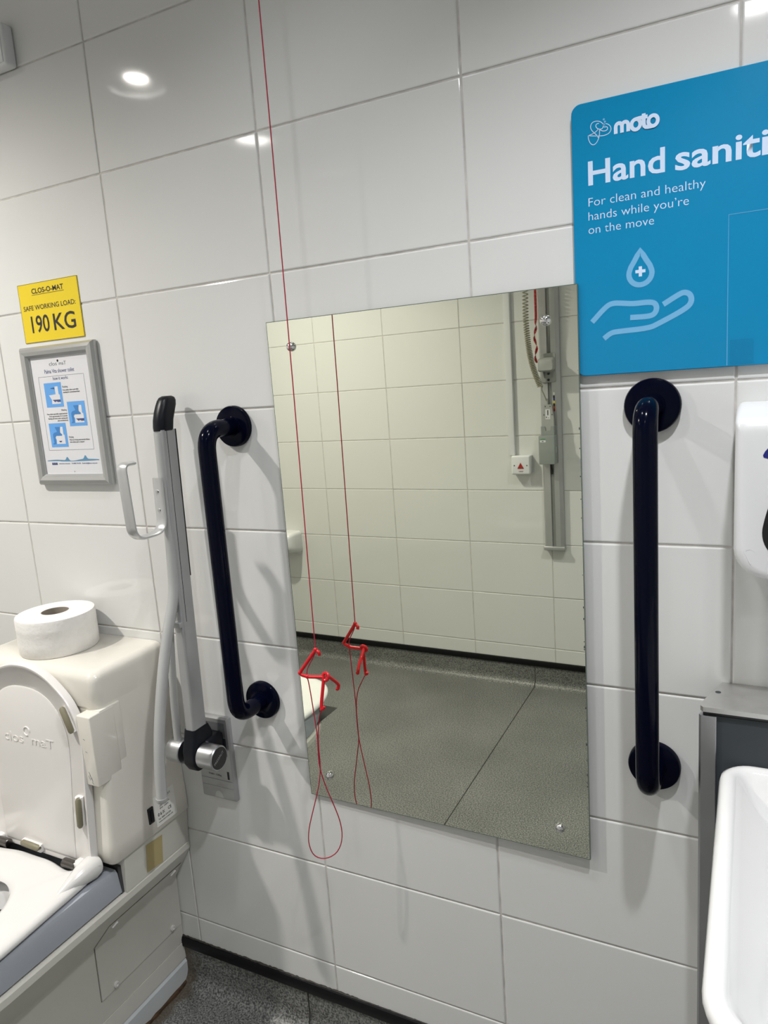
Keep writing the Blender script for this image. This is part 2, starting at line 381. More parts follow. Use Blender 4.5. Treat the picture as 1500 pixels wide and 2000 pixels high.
# seat: ring lofted between outer outline and elliptical opening
half = [(0, -.262), (.05, -.261), (.10, -.271), (.128, -.273), (.142, -.262), (.160, -.247), (.178, -.250), (.184, -.275), (.190, -.34), (.198, -.44), (.204, -.52), (.203, -.60), (.191, -.67), (.164, -.732), (.12, -.776), (.062, -.797), (0, -.802)]
outl = [Vector((CX + a, b)) for a, b in half] + [Vector((CX - a, b)) for a, b in half[-2:0:-1]]
outl = smooth_path(outl, 2, True)
ctr = Vector((CX, -.50))
def inner(p, s=1.0):
    a = math.atan2((p.y - ctr.y) / .15, (p.x - ctr.x) / .105); return Vector((ctr.x + .105 * s * math.cos(a), ctr.y + .15 * s * math.sin(a)))
def inset(p, d): q = (ctr - p); return p + q.normalized() * d
Lp = [[(*inset(p, .010), .487) for p in outl], [(*inset(p, .002), .4875) for p in outl], [(*p, .491) for p in outl], [(*inset(p, .002), .497) for p in outl], [(*inset(p, .008), .5015) for p in outl], [(*inset(p, .022), .503) for p in outl],
      [(*inner(p, 1.12), .5025) for p in outl], [(*inner(p, 1.04), .499) for p in outl], [(*inner(p, 1.0), .492) for p in outl], [(*inner(p, 1.02), .486) for p in outl]]
loft('seat', Lp, SEATW, T, 60, cap0=False, cap1=False)
for s in (1, -1):
    lug = link('hinge_lug', tube_me([(CX + s * .166, -.345, .497), (CX + s * .168, -.31, .502), (CX + s * .170, -.28, .506), (CX + s * .171, -.258, .507), (CX + s * .171, -.243, .504), (CX + s * .171, -.238, .503)], [.004, .014, .0225, .0255, .021, .008], 20), SEATW, T)
    lathe('lug_cap', [(.0, .0), (.010, .0), (.010, .0012), (.0, .0013)], (CX + s * .171 + (.0216 if s > 0 else -.0229), -.257, .507), SEATW, lug, 'X')
    lathe('hinge_pin', [(.0, -.02), (.009, -.02), (.0105, -.018), (.0105, .018), (.009, .02), (.0, .02)], (CX + s * .112, -.262, .5035), mat('dull_metal', (.16, .15, .14), .25, 1.0), T, 'X')
    box('hinge_arm', (CX + s * .122, CX + s * .146), (-.268, -.240), (.496, .514), SEATW, T, .006)
# pan
loft('pan', [[(ctr.x + .118 * k * math.cos(t * .19635), ctr.y + .165 * k * math.sin(t * .19635), z) for t in range(32)] for k, z in ((1.15, .484), (1, .480), (.93, .45), (.80, .38), (.5, .32), (.28, .30))], WCER, T, 60, cap0=False, cap1=False)
link('pan_water', raw([(ctr.x + .118 * .62 * math.cos(t * .19635), ctr.y + .165 * .62 * math.sin(t * .19635), .343) for t in range(32)], [tuple(range(32))]), WATER, T, False)
# lid
hl = [(0, .942), (.035, .9395), (.0784, .9252), (.1191, .8973), (.145, .8737), (.1637, .8424), (.1743, .8146), (.1798, .7726), (.1763, .7077), (.1732, .6217), (.1715, .5464), (.1705, .497)]
ol = [Vector((CX + a, b)) for a, b in hl] + [Vector((CX - a, b)) for a, b in hl[:0:-1]]
top = smooth_path(ol[len(hl) - 1::-1] + ol[:len(hl) - 1:-1], 2)
lc = Vector((CX, .70))
def li(p, d): q = lc - p; return p + q.normalized() * d
Lp = [[(*[li(p, .006).x], -.2135, li(p, .006).y) for p in top], [(p.x, -.216, p.y) for p in top], [(p.x, -.230, p.y) for p in top], [(li(p, .002).x, -.2335 if p.y > .503 else -.2300, li(p, .002).y) for p in top], [(li(p, .007).x, -.2335 if p.y > .503 else -.2288, li(p, .007).y) for p in top], [(li(p, .012).x, -.228, li(p, .012).y) for p in top]]
lid = loft('lid', Lp, LIDM, T, 50)
hi = [(0, .8897), (.0417, .8869), (.0792, .8715), (.1055, .8462), (.1222, .8187), (.1310, .7859), (.1300, .735), (.1250, .6758), (.1222, .6329), (.1170, .542), (.1150, .508)]
il = [Vector((CX + a, b)) for a, b in hi] + [Vector((CX - a, b)) for a, b in hi[:0:-1]]
it_ = smooth_path(il[len(hi) - 1::-1] + il[:len(hi) - 1:-1], 2)
loft('raised_panel', [[(p.x, -.2275, p.y) for p in it_], [(p.x, -.2290, p.y) for p in it_], [(li(p, .004).x, -.2302, li(p, .004).y) for p in it_]], LIDM, lid, 50, cap0=False)
text('lettering', 'clos', .1215, .7555, .0640, .0215, -.2303, LIDM, lid, depth=.0009)
ribbon_c = [(.2010 + .0098 * math.cos(k * .3142), .7862 + .0098 * math.sin(k * .3142)) for k in range(20)]
link('letter_ring', tube_me([(a, -.2306, b) for a, b in ribbon_c[:17]], .0016, 8), LIDM, lid)
text('lettering', 'maT', .2135, .7575, .0725, .0195, -.2303, LIDM, lid, depth=.0009)
def bumper(ax, az, bx, bz):
    d = Vector((bx - ax, bz - az)).normalized(); nn = Vector((d.y, -d.x))
    P0, P1 = Vector((ax, az)), Vector((bx, bz))
    tube('bumper_seat', [(P0.x + nn.x * .003, -.233, P0.y + nn.y * .003), (P1.x + nn.x * .003, -.233, P1.y + nn.y * .003)], .0095, LIDM, lid, 12)
    m = P0.lerp(P1, .5); pts = [(P0.lerp(P1, f)) for f in (0, .08, .5, .92, 1)]
    tube('bumper', [(p.x, -.239, p.y) for p in pts], [.004, .0068, .0072, .0068, .004], BUMPER, lid, 12)
for s_ in (1, -1):
    p, q = (CX + s_ * .1335, .8658), (CX + s_ * .1591, .8114)
    bumper(*(p + q if s_ > 0 else q + p))
    p, q = (CX + s_ * .1555, .664), (CX + s_ * .1533, .5967)
    bumper(*(p + q if s_ > 0 else q + p))
bumper(CX - .0506, .515, CX + .0108, .5134)
# the raised lid leans: its foot stands forward of its top
for o in [lid] + list(lid.children):
    for v in o.data.vertices: v.co.y += .005 - .056 * (.945 - v.co.z)
# elbow pads (flush plates) on both cistern flanks
for s in (1, -1):
    xa, xb = CX + s * .172, CX + s * .2125
    box('elbow_pad', (xa, xb), (-.2375, -.172), (.693, .852), CREAM, T, .003)
    box('pad_mount', (CX + s * .15, CX + s * .2117), (-.21, -.154), (.695, .854), CREAM, T, .002)
# scuffs on the elbow pad front
pad_y = -.2378
for (a, b), (c, d) in (((.388, .725), (.392, .717)), ((.39, .718), (.396, .709)), ((.392, .712), (.397, .704)), ((.386, .716), (.390, .706)), ((.394, .702), (.399, .698)), ((.386, .80), (.392, .798)), ((.388, .772), (.393, .770))):
    ribbon('scuff', [(a, b), ((a + c) / 2 + .0008, (b + d) / 2), (c, d)], .0011, pad_y, GREYINK, T)
# side access panel: plate on the pedestal flank and up the chamfer, with four fasteners
def flank(z):
    if z <= .302: return CX + .142 + .005 * (z - .112) / .19
    return CX + .149 + .055 * (z - .307) / .085
pan = [(-.262, .166), (-.262, .305), (-.246, .345), (-.020, .345), (-.004, .305), (-.004, .166)]
def pl(y, z, d): return (flank(z) + d, y, z)
V = []; 
for d in (0, .0022): V += [pl(-.262, .166, d), pl(-.004, .166, d), pl(-.262, .3045, d), pl(-.004, .3045, d), pl(-.240, .352, d), pl(-.012, .352, d)]
ap = link('access_panel', raw(V, [(6, 7, 9, 8), (8, 9, 11, 10), (0, 6, 8, 2), (2, 8, 10, 4), (4, 10, 11, 5), (5, 11, 9, 3), (3, 9, 7, 1), (1, 7, 6, 0)]), CREAMP, T)
ribbon_frame = [(-.2635, .1645), (-.2635, .305), (-.2415, .3535), (-.010, .3535)]
tube('panel_gap', [pl(a, b, .0) for a, b in ribbon_frame], .0008, GAPM, ap, 6)
tube('panel_gap', [pl(-.2635, .1645, 0), pl(-.004, .1645, 0)], .0008, GAPM, ap, 6)
for y, z in ((-.221, .176), (-.036, .178)):
    lathe('fastener', [(.0065, .0), (.0072, .004), (.004, .005), (.0035, .002), (.0, .002)], (flank(z) + .002, y, z), SEATW, ap, 'X', 20)
for y, z in ((-.222, .343), (-.036, .343)):
    tube('fastener', [pl(y - .006, z - .0055, .003), pl(y + .006, z + .003, .003)], .0035, SEATW, ap, 10)
# rocker switch, rating label and tape on the flank
xw = CX + .2192
sw = box('rocker_switch', (xw - .003, xw + .0022), (-.127, -.110), (.538, .577), BLACK, T, .002)
box('rocker', (xw, xw + .0045), (-.123, -.114), (.543, .572), DARK, sw, .0015)
lb_f = lambda y, z: ((CX + .2205 - .0165 * (z - .507) / .405 + .0006, y, z), (0, 1, 0), (-.0407, 0, 1), (1, 0, 0))
fl = lambda y, z, d: (CX + .2205 - .0165 * (z - .507) / .405 + d, y, z)
lab = link('rating_label', raw([fl(-.106, .519, .0004), fl(-.04, .519, .0004), fl(-.04, .592, .0004), fl(-.106, .592, .0004)], [(0, 1, 2, 3)]), mat('label_film', (.78, .77, .73), .3), T, False)
text('lettering', 'clos mat', 0, 0, .046, .0065, 0, GREYINK, lab, frame=lb_f(-.098, .578))
for i, (s, wd) in enumerate((('Palma Vita', .026), ('230V 50Hz 10A', .032), ('IPX4  1500W', .028))): text('lettering', s, 0, 0, wd, .0032, 0, INK, lab, .02, frame=lb_f(-.09, .5685 - i * .0062))
text('lettering', 'CE', 0, 0, .011, .007, 0, INK, lab, .02, frame=lb_f(-.066, .542))
text('lettering', '\u00a9 & IX', 0, 0, .022, .007, 0, INK, lab, .02, frame=lb_f(-.099, .542))
for i, (s, wd) in enumerate((('Tel: 0800 374 076', .040), ('www.clos-o-mat.com', .046))): text('lettering', s, 0, 0, wd, .0035, 0, INK, lab, .02, frame=lb_f(-.099, .533 - i * .0065))
rb = lambda y, z: (CX + .2065 + .007 * (z - .417) / .083 + .0005, y, z)
tp = link('tape_patch', raw([rb(-.142, .424), rb(-.091, .418), rb(-.089, .489), rb(-.140, .494)], [(0, 1, 2, 3)]), TAPE, T, False); tag(tp, 'faded beige tape patch')

# ------------------------------------------------------------------ toilet roll
rc = (.180, -.100, .9336)
t = thing('toilet_roll', 'large white toilet paper roll standing on the cistern top', 'toilet roll', rc)
prof = [(.031, .0), (.085, .0), (.0875, .003), (.088, .03), (.0876, .058), (.0882, .061), (.0878, .064), (.088, .082), (.0865, .0865), (.031, .088)]
lathe('paper', prof + [(.031, .0)], rc, TISSUE, t, 'Z', 56, 40, False)
lathe('card_core', [(.0312, .0005), (.0312, .0875), (.0296, .0878), (.0296, .0005), (.0312, .0005)], rc, CARD, t, 'Z', 40, 40, False)

# ------------------------------------------------------------------ yellow notice
t = thing('load_notice', 'yellow square safe working load notice stuck above the framed instructions', 'sign', (.195, 0, 1.643))
box('card', (.0955, .2935), (-.0016, -.0003), (1.643, 1.7755), YELLOW, t)
ribbon('border_line', rrect(.0962, .2928, 1.6437, 1.7748, .0002, 1), .0008, -.0018, INK, t, True)
text('lettering', 'CLOS-O-MAT', .1415, 1.7520, .106, .0108, -.0018, INK, t, .022)
flat('underline', [(.1405, 1.7485), (.248, 1.7485), (.248, 1.7495), (.1405, 1.7495)], -.0018, INK, t)
text('lettering', 'SAFE WORKING LOAD:', .1065, 1.7158, .173, .0104, -.0018, INK, t, .010)
text('lettering', '190', .1255, 1.6655, .0605, .0365, -.0018, INK, t, .012)
text('lettering', 'KG', .2, 1.6655, .072, .0355, -.0018, INK, t, .012)

# ------------------------------------------------------------------ framed instructions
t = thing('instruction_frame', 'silver snap frame with blue and white toilet instruction poster', 'picture frame', (.207, 0, 1.307))
fx0, fx1, fz0, fz1 = .0815, .3265, 1.307, 1.633
fpr = [(0, -.002), (.000, -.010), (.005, -.0165), (.012, -.019), (.020, -.0165), (.0255, -.0105), (.026, -.002)]
def rail(a, b, inw):
    L = []
    for (cx_, cz_) in (a, b):
        l = []
        for d, y in fpr:
            sx_ = 1 if cx_ == fx0 else -1; sz_ = 1 if cz_ == fz0 else -1
            l.append((cx_ + sx_ * d, y, cz_ + sz_ * d))
        L.append(l)
    return loft('frame_rail', L, FRAMEM, t, 30)
rail((fx0, fz0), (fx1, fz0), 0); rail((fx1, fz0), (fx1, fz1), 0); rail((fx1, fz1), (fx0, fz1), 0); rail((fx0, fz1), (fx0, fz0), 0)
po = box('poster', (fx0 + .02, fx1 - .02), (-.007, -.003), (fz0 + .02, fz1 - .02), PAPER, t); py = -.0073
text('lettering', 'clos', .1705, 1.5865, .026, .0085, py, GREYINK, po); flat('dot', disc_pts(.2005, 1.5965, .0028, 14), py, INK, po)
text('lettering', 'maT', .2035, 1.5865, .0235, .0078, py, GREYINK, po)
text('lettering', 'Palma Vita shower toilet', .1515, 1.5698, .099, .0088, py, NAVYINK, po)
ribbon('border_line', rrect(.1275, .2785, 1.3900, 1.5625, .0002, 1), .0006, py, GREYINK, po, True)
text('lettering', 'how it works', .1765, 1.5535, .050, .0075, py, NAVYINK, po)
def picto(x0, z0, person, wat):
    p = flat('pictogram', [(x0, z0), (x0 + .0575, z0), (x0 + .0575, z0 + .0565), (x0, z0 + .0565)], py, SKYINK, po)
    a = lambda q: [(x0 + u * .0575, z0 + v * .0565) for u, v in q]
    flat('toilet_drawing', a([(.62, .84), (.80, .84), (.80, .52), (.86, .50), (.86, .13), (.34, .13), (.36, .30), (.22, .50), (.62, .52)]), py - .0002, PAPER, p)
    flat('water_drawing', a([(.40, .30), (.86, .30), (.86, .20), (.70, .20), (.62, .24), (.54, .20)] if wat else [(.48, .26), (.68, .26), (.60, .20), (.54, .20)]), py - .0004, NAVYINK, p)
    if person:
        flat('figure_drawing', a([(.34, .84), (.66, .84), (.60, .62), (.72, .52), (.70, .47), (.36, .47), (.30, .40), (.28, .14), (.12, .12), (.14, .17), (.19, .19), (.17, .52), (.24, .60), (.44, .64)]), py - .0004, FIGINK, p)
    else:
        flat('arrow_drawing', a([(.38, .76), (.52, .76), (.52, .73), (.60, .775), (.52, .82), (.52, .79), (.38, .79)]), py - .0004, NAVYINK, p)
picto(.1425, 1.4912, False, True); picto(.2112, 1.4450, True, True); picto(.1388, 1.3972, True, False)
for s, x, z, wd, c, m_, al in (('Flushing', .2035, 1.5345, .018, .0042, GREYINK, 'L'), ('Press either elbow pad while', .2035, 1.5275, .052, .0032, INK, 'L'), ('standing for conventional flush', .2035, 1.5222, .055, .0032, INK, 'L'),
        ('Washing', .2075, 1.4815, .019, .0042, GREYINK, 'R'), ('Press elbow pad while seated and hold', .2075, 1.4738, .0690, .0032, INK, 'R'), ('in for approximately 10-15 seconds,', .2075, 1.4685, .0620, .0032, INK, 'R'), ('flushing and warm water washing take', .2075, 1.4632, .0665, .0032, INK, 'R'), ('place simultaneously', .2075, 1.4580, .0355, .0032, INK, 'R'),
        ('Drying', .2015, 1.4180, .0155, .0042, GREYINK, 'L'), ('Warm air drying automatically follows', .2022, 1.4118, .0665, .0032, INK, 'L'), ('when elbow pad is released', .2022, 1.4066, .048, .0032, INK, 'L'),
        ('www.clos-o-mat.com', .1545, 1.3562, .037, .0030, NAVYINK, 'L'), ('Tel 0800 374 076', .1975, 1.3562, .031, .0030, NAVYINK, 'L'), ('Email info@clos-o-mat.com', .2335, 1.3562, .049, .0030, NAVYINK, 'L')):
    text('lettering', s, x, z, wd, c, py, m_, po, .012, align=al)
for k in range(3): flat('social_icon', [(.1305 + k * .0065, 1.3545), (.1360 + k * .0065, 1.3545), (.1360 + k * .0065, 1.3602), (.1305 + k * .0065, 1.3602)], py, NAVYINK, po)
wv = []; lo_ = []
for k in range(61):
    u = k / 60; x = .116 + .174 * u
    h = 1.3655 + .0016 * math.sin(u * 9) + .009 * math.exp(-((u - .40) / .030) ** 2) + .009 * math.exp(-((u - .75) / .028) ** 2) + .0022 * math.exp(-((u - .68) / .12) ** 2)
    wv.append((x, h)); lo_.append((x, 1.3642 - .0016 * math.sin(u * math.pi) * (1 if .25 < u < .95 else .3)))
link('water_print', raw([(x, py, z) for x, z in wv] + [(x, py, z) for x, z in lo_], [(k, k + 1, 62 + k, 61 + k) for k in range(60)]), WATERINK, po, False)
flat('cross_mark', [(.2025, 1.3380), (.2060, 1.3380), (.2060, 1.3386), (.2025, 1.3386)], py, INK, po); flat('cross_mark', [(.2040, 1.3365), (.2046, 1.3365), (.2046, 1.3400), (.2040, 1.3400)], py, INK, po)

# ------------------------------------------------------------------ white wall box, top left
t = thing('wall_box', 'small white plastic box high on the wall at top left', 'wall box', (.16, 0, 2.22))
box('housing', (.112, .205), (-.030, -.0005), (2.216, 2.300), WHITE, t, .006)
box('faceplate', (.118, .199), (-.0325, -.029), (2.222, 2.294), WHITE, t, .002)
lathe('screw', [(.0, -.0335), (.0035, -.0335), (.0035, -.030)], (.192, 0, 2.262), DARK, t, 'Y', 14)

# ------------------------------------------------------------------ fold-up support rail
AX = .5445
t = thing('support_rail', 'grey fold-up support rail in upright position beside the cistern', 'support rail', (AX, 0, .56))
pl_ = loft('wall_plate', [[(x, y, z) for x, z in rrect(.484 + i, .584 - i, .562 + i, .770 - i, .003, 3)] for y, i in ((-.0005, 0), (-.009, 0), (-.0125, .0045))], ALUP, t, 25)
flat('recess', [(.497, .722), (.573, .722), (.573, .757), (.497, .757)], -.0127, mat('plate_grey', (.22, .23, .24), .35, .4), pl_)  # flat patch in a darker grey than the plate
flat('recess', [(.497, .676), (.573, .676), (.573, .720), (.497, .720)], -.0127, mat('plate_dark', (.07, .08, .09), .3, .4), pl_)
text('lettering', 'PRESSALIT', .512, .634, .034, .0055, -.0128, INK, pl_); text('lettering', 'R3601  120kg', .512, .622, .036, .0045, -.0128, INK, pl_)
flat('barcode', [(.566, .617), (.572, .617), (.572, .637), (.566, .637)], -.0128, INK, pl_)
ribbon('scribe_line', [(.4885, .612), (.5795, .612)], .001, -.0128, GREYINK, pl_); ribbon('scribe_line', [(.4885, .594), (.5795, .594)], .0006, -.0128, GREYINK, pl_)
flat('finger_notch', [(.535 + .012 * math.cos(k * math.pi / 12), .566 + .017 * math.sin(k * math.pi / 12)) for k in range(13)], -.0128, mat('plate_pale', (.55, .56, .55), .35, .3), pl_)
PY, PZ = -.078, .713
box('mount_block', (.497, .573), (-.072, -.012), (.683, .742), DARK, t, .012)
for a, b in ((.474, .513), (.562, .608)):
    k = lathe('knuckle', [(.0, a), (.0245, a), (.0275, a + .003), (.0275, b - .002), (.026, b), (.0, b)], (0, PY, PZ), ALU, t, 'X', 36)
    if a > .5:
        ec = lathe('knuckle_cap', [(.0, b - .001), (.0243, b - .001), (.0243, b + .0008), (.0, b + .0008)], (0, PY, PZ), BLACK, k, 'X', 36)
        text('lettering', 'PRESSALIT', 0, 0, .036, .0055, 0, mat('pale_ink', (.35, .35, .36), .5), ec, frame=((b + .0010, PY - .0165, PZ - .0095), (0, .87, .5), (0, -.5, .87), (1, 0, 0)))
# yoke in dark plastic between the knuckles
loft('yoke', [[(x, y, z) for x, y in rrect(AX - hx, AX + hx, y0, y1, .006, 3)] for z, hx, y0, y1 in ((.682, .0165, -.095, -.058), (.700, .0180, -.105, -.045), (.728, .0175, -.105, -.038), (.752, .0170, -.098, -.036), (.775, .0150, -.094, -.045))], DARK, t, 60)
def axs(f, z): return (-.0925 + f * .0185) if True else 0
def arm_sec(z):
    f = (z - .735) / (1.43 - .735); yf_, yb_ = -.0935 + .0175 * f, -.0535 + .0155 * f
    return [(x, y, z) for x, y in rrect(AX - .0142, AX + .0142, yf_, yb_ + .001, (.003, .003, .009, .006), 4)]
arm = loft('arm', [arm_sec(z) for z in (.742, .95, 1.15, 1.43)], ALUP, t, 30)
def sid(z, o): f = (z - .735) / .695; return -.0935 + .0175 * f + o
tube('seam', [(AX + .0141, sid(z, .0125), z) for z in (1.02, 1.43)], .0007, DARK, arm, 6)
link('back_slot', loft_me([[(AX + .0125 + dx, sid(z, .0385) + dy, z) for dx, dy in ((0, 0), (.0018, 0), (.0018, .0022), (0, .0022))] for z in (1.115, 1.43)]), BLACK, arm)
capL = []
for z, dy, k in ((1.428, 0, 1.03), (1.436, .0005, 1.07), (1.450, .003, 1.08), (1.466, .0090, 1.10), (1.480, .0155, 1.08), (1.489, .0190, 1.0), (1.495, .0205, .84), (1.4985, .0215, .5)):
    cyy = (-.076 - .0385) / 2 + dy
    capL.append([(x, y, z) for x, y in rrect(AX - .0142 * k, AX + .0142 * k, cyy - .0205 * k, cyy + .0205 * k, .0125 * k, 6)])
loft('end_cap', capL, DARK, t, 60)
# paper-holder loop of flat bar on the arm front
hp = fillet([(AX, -.0915, 1.334), (AX, -.0945, 1.222), (AX, -.177, 1.222), (AX, -.183, 1.373), (AX, -.155, 1.373)], [.03, .028, .026], 7)
def bar_me(P, wx, th):
    P = [Vector(p) for p in P]; loops = []
    for i, p in enumerate(P):
        d = (P[min(i + 1, len(P) - 1)] - P[max(i - 1, 0)]).normalized(); nn = Vector((1, 0, 0)).cross(d).normalized()
        loops.append([p + Vector((sx_ * wx, 0, 0)) + nn * sy_ * th for sx_, sy_ in ((-1, -.45), (-.55, -1), (.55, -1), (1, -.45), (1, .45), (.55, 1), (-.55, 1), (-1, .45))])
    return loft_me(loops)
h_ = link('paper_holder', bar_me(hp, .0125, .0038), ALUH, t, True, 60)
for z in (1.306, 1.267): lathe('screw', [(.0, -.0985), (.0030, -.0985), (.0045, -.0955), (.0045, -.090)], (AX, 0, z), CHROME, h_, 'Y', 16)
# drop-down leg and strut
lg = smooth_path([(AX, -.0700, 1.425), (AX, -.0745, 1.25), (AX, -.0795, 1.14), (AX, -.0860, 1.080), (AX, -.118, 1.01), (AX, -.150, .92), (AX, -.178, .81), (AX, -.190, .73), (AX, -.194, .670)], 2)
leg = tube('leg', lg, .0115, LEGM, t, 18)
lathe('rubber_foot', [(.0, .664), (.0105, .664), (.0123, .667), (.0123, .674), (.0, .675)], (AX, -.1942, 0), LEGM, leg, 'Z', 20)
box('leg_bracket', (AX - .012, AX + .012), (-.094, -.082), (1.010, 1.022), ALUP, t, .001)
tube('strut', [(.512, -.076, 1.02), (.505, -.079, .92), (.498, -.080, .82), (.495, -.080, .735)], .0085, LEGM, t, 14)

# ------------------------------------------------------------------ grab bars
def grab_bar(x, zt, zb, label):
    t = thing('grab_bar', label, 'grab bar', (x, 0, zb), 'navy vertical grab bars')
    b = fillet([(x, -.008, zt), (x, -.0945, zt), (x, -.0945, zb), (x, -.008, zb)], .058, 10)
    tube('rail', b, .0176, NAVY, t, 24)
    for z in (zt, zb):
        lathe('flange', [(.042, -.0005), (.042, -.009), (.0405, -.0118), (.0385, -.0125), (.020, -.0130), (.0195, -.0145), (.0, -.0145)], (x, 0, z), NAVY, t, 'Y', 48)
grab_bar(.686, 1.4275, .8290, 'navy vertical grab bar between the fold-up rail and the mirror')
grab_bar(1.4965, 1.4300, .8265, 'navy vertical grab bar to the right of the mirror, below the blue sign')

# ------------------------------------------------------------------ mirror (its right side stands a little proud of the wall)
mx0, mx1, mz0, mz1 = .7915, 1.3885, .6255, 1.6240
my = lambda x: -.0070 - .0126 * (x - .79)
t = thing('mirror', 'frameless rectangular wall mirror reflecting the opposite tiled wall', 'mirror', (1.09, 0, mz0))
V = []
for d in (.0052, .0002):
    V += [(mx0, my(mx0) + d, mz0), (mx1, my(mx1) + d, mz0), (mx1, my(mx1) + d, mz1), (mx0, my(mx0) + d, mz1)]
link('glass_edge', raw(V, [(0, 1, 2, 3), (4, 5, 6, 7), (0, 1, 5, 4), (1, 2, 6, 5), (2, 3, 7, 6), (3, 0, 4, 7)]), GLASSEDGE, t, False)
e_ = .0012
link('mirror_face', raw([(mx0 + e_, my(mx0 + e_), mz0 + e_), (mx1 - e_, my(mx1 - e_), mz0 + e_), (mx1 - e_, my(mx1 - e_), mz1 - e_), (mx0 + e_, my(mx0 + e_), mz1 - e_)], [(0, 1, 2, 3)]), MIRROR, t, False)
for x, z in ((.8455, 1.5735), (.8445, .6805), (1.3355, .6775), (1.3370, 1.5735)):
    lathe('screw_cap', [(.0088, my(x) - .0002), (.0088, my(x) - .003), (.0075, my(x) - .0062), (.0045, my(x) - .0085), (.0, my(x) - .0092)], (x, 0, z), CHROME, t, 'Y', 24, 60)
for k in range(20):
    z = random.uniform(mz0 + .05, mz1 - .03); s = random.uniform(.0004, .0009)
    flat('desilvered_spot', disc_pts(mx1 - .0022, z, s, 7, s * random.uniform(1, 4)), my(mx1) - .0002, SLATE, t)

# ------------------------------------------------------------------ emergency pull cord
t = thing('pull_cord', 'thin red emergency pull cord with plastic hooks hanging before the mirror', 'pull cord', (.8925, -.086, .545))
lathe('ceiling_switch', [(.0, -.026), (.02, -.024), (.034, -.018), (.040, -.006), (.040, -.0005), (.0, -.0005)], (.896, -.086, CEIL), WHITE, t)
tube('cord', [(.896, -.086, 2.575), (.8955, -.086, 1.9), (.8935, -.086, 1.5), (.8905, -.086, 1.15), (.8893, -.086, .998)], .0011, CORD, t, 8)
hk = link('hook', tube_me(fillet([(.8955, -.084, .986), (.8965, -.085, .991), (.8893, -.086, .9965), (.8505, -.0935, .9450), (.870, -.090, .9405), (.9035, -.086, .9425)], [.003, .004, .006, .02], 5), .0035, 12), RED, t)
for c, r in (((.8893, -.086, .997), .0046), ((.868, -.0905, .941), .0046), ((.853, -.0932, .948), .0044)):
    lathe('knot', [(0, -r), (r * .7, -r * .7), (r, 0), (r * .7, r * .7), (0, r)], c, RED, hk, 'Z', 12, 80)
rg = [(.9065 + .0062 * math.cos(a * .3927), -.0855 + .0022 * math.sin(a * .3927), .9435 + .0066 * math.sin(a * .3927)) for a in range(17)]
hk2 = link('hook', tube_me(rg, .0034, 10), RED, t)
tube('prong', fillet([(.9035, -.086, .945), (.8990, -.0955, .896), (.8985, -.0975, .884), (.9015, -.0975, .880), (.9035, -.096, .886)], [.004, .003, .003], 4), .0034, RED, hk2, 12)
tube('prong', fillet([(.9085, -.082, .945), (.9105, -.054, .919), (.9112, -.048, .911), (.9090, -.049, .9020), (.9065, -.0505, .9045)], [.004, .004, .003], 4), .0034, RED, hk2, 12)
lathe('knot', [(0, -.0045), (.003, -.003), (.0044, 0), (.003, .003), (0, .0045)], (.8993, -.0975, .881), RED, hk2, 'Z', 12, 80)
ll = [(0.8745, -0.0857, 0.7397), (0.8796, -0.0832, 0.7131), (0.887, -0.0795, 0.6832), (0.8946, -0.0756, 0.6561), (0.9011, -0.0724, 0.6288), (0.9034, -0.0712, 0.6047), (0.9024, -0.0717, 0.5868), (0.8979, -0.074, 0.569), (0.8895, -0.0782, 0.5546), (0.8767, -0.0847, 0.5459), (0.8643, -0.0909, 0.5438), (0.8524, -0.0969, 0.5485), (0.8447, -0.1007, 0.5597), (0.8409, -0.1026, 0.5797), (0.8416, -0.1023, 0.5977), (0.845, -0.1006, 0.6184), (0.8512, -0.0975, 0.6417), (0.8595, -0.0933, 0.6707), (0.868, -0.089, 0.7024), (0.8738, -0.088, 0.7282)]
lp = [(.8885, -.0862, .992), (.884, -.087, .981), (.8735, -.089, .965), (.8672, -.090, .952), (.8675, -.0903, .941), (.8692, -.0885, .92), (.8710, -.0875, .89), (.8735, -.0865, .845), (.8750, -.0855, .815), (.8738, -.0862, .785), (.8735, -.0870, .76)] + ll + [(.8754, -.0850, .7542), (.8748, -.0852, .785), (.8765, -.085, .817), (.8820, -.087, .845), (.8890, -.093, .862), (.8985, -.0973, .880)]
tube('looped_cord', smooth_path(lp, 1), .0011, CORD, t, 8)

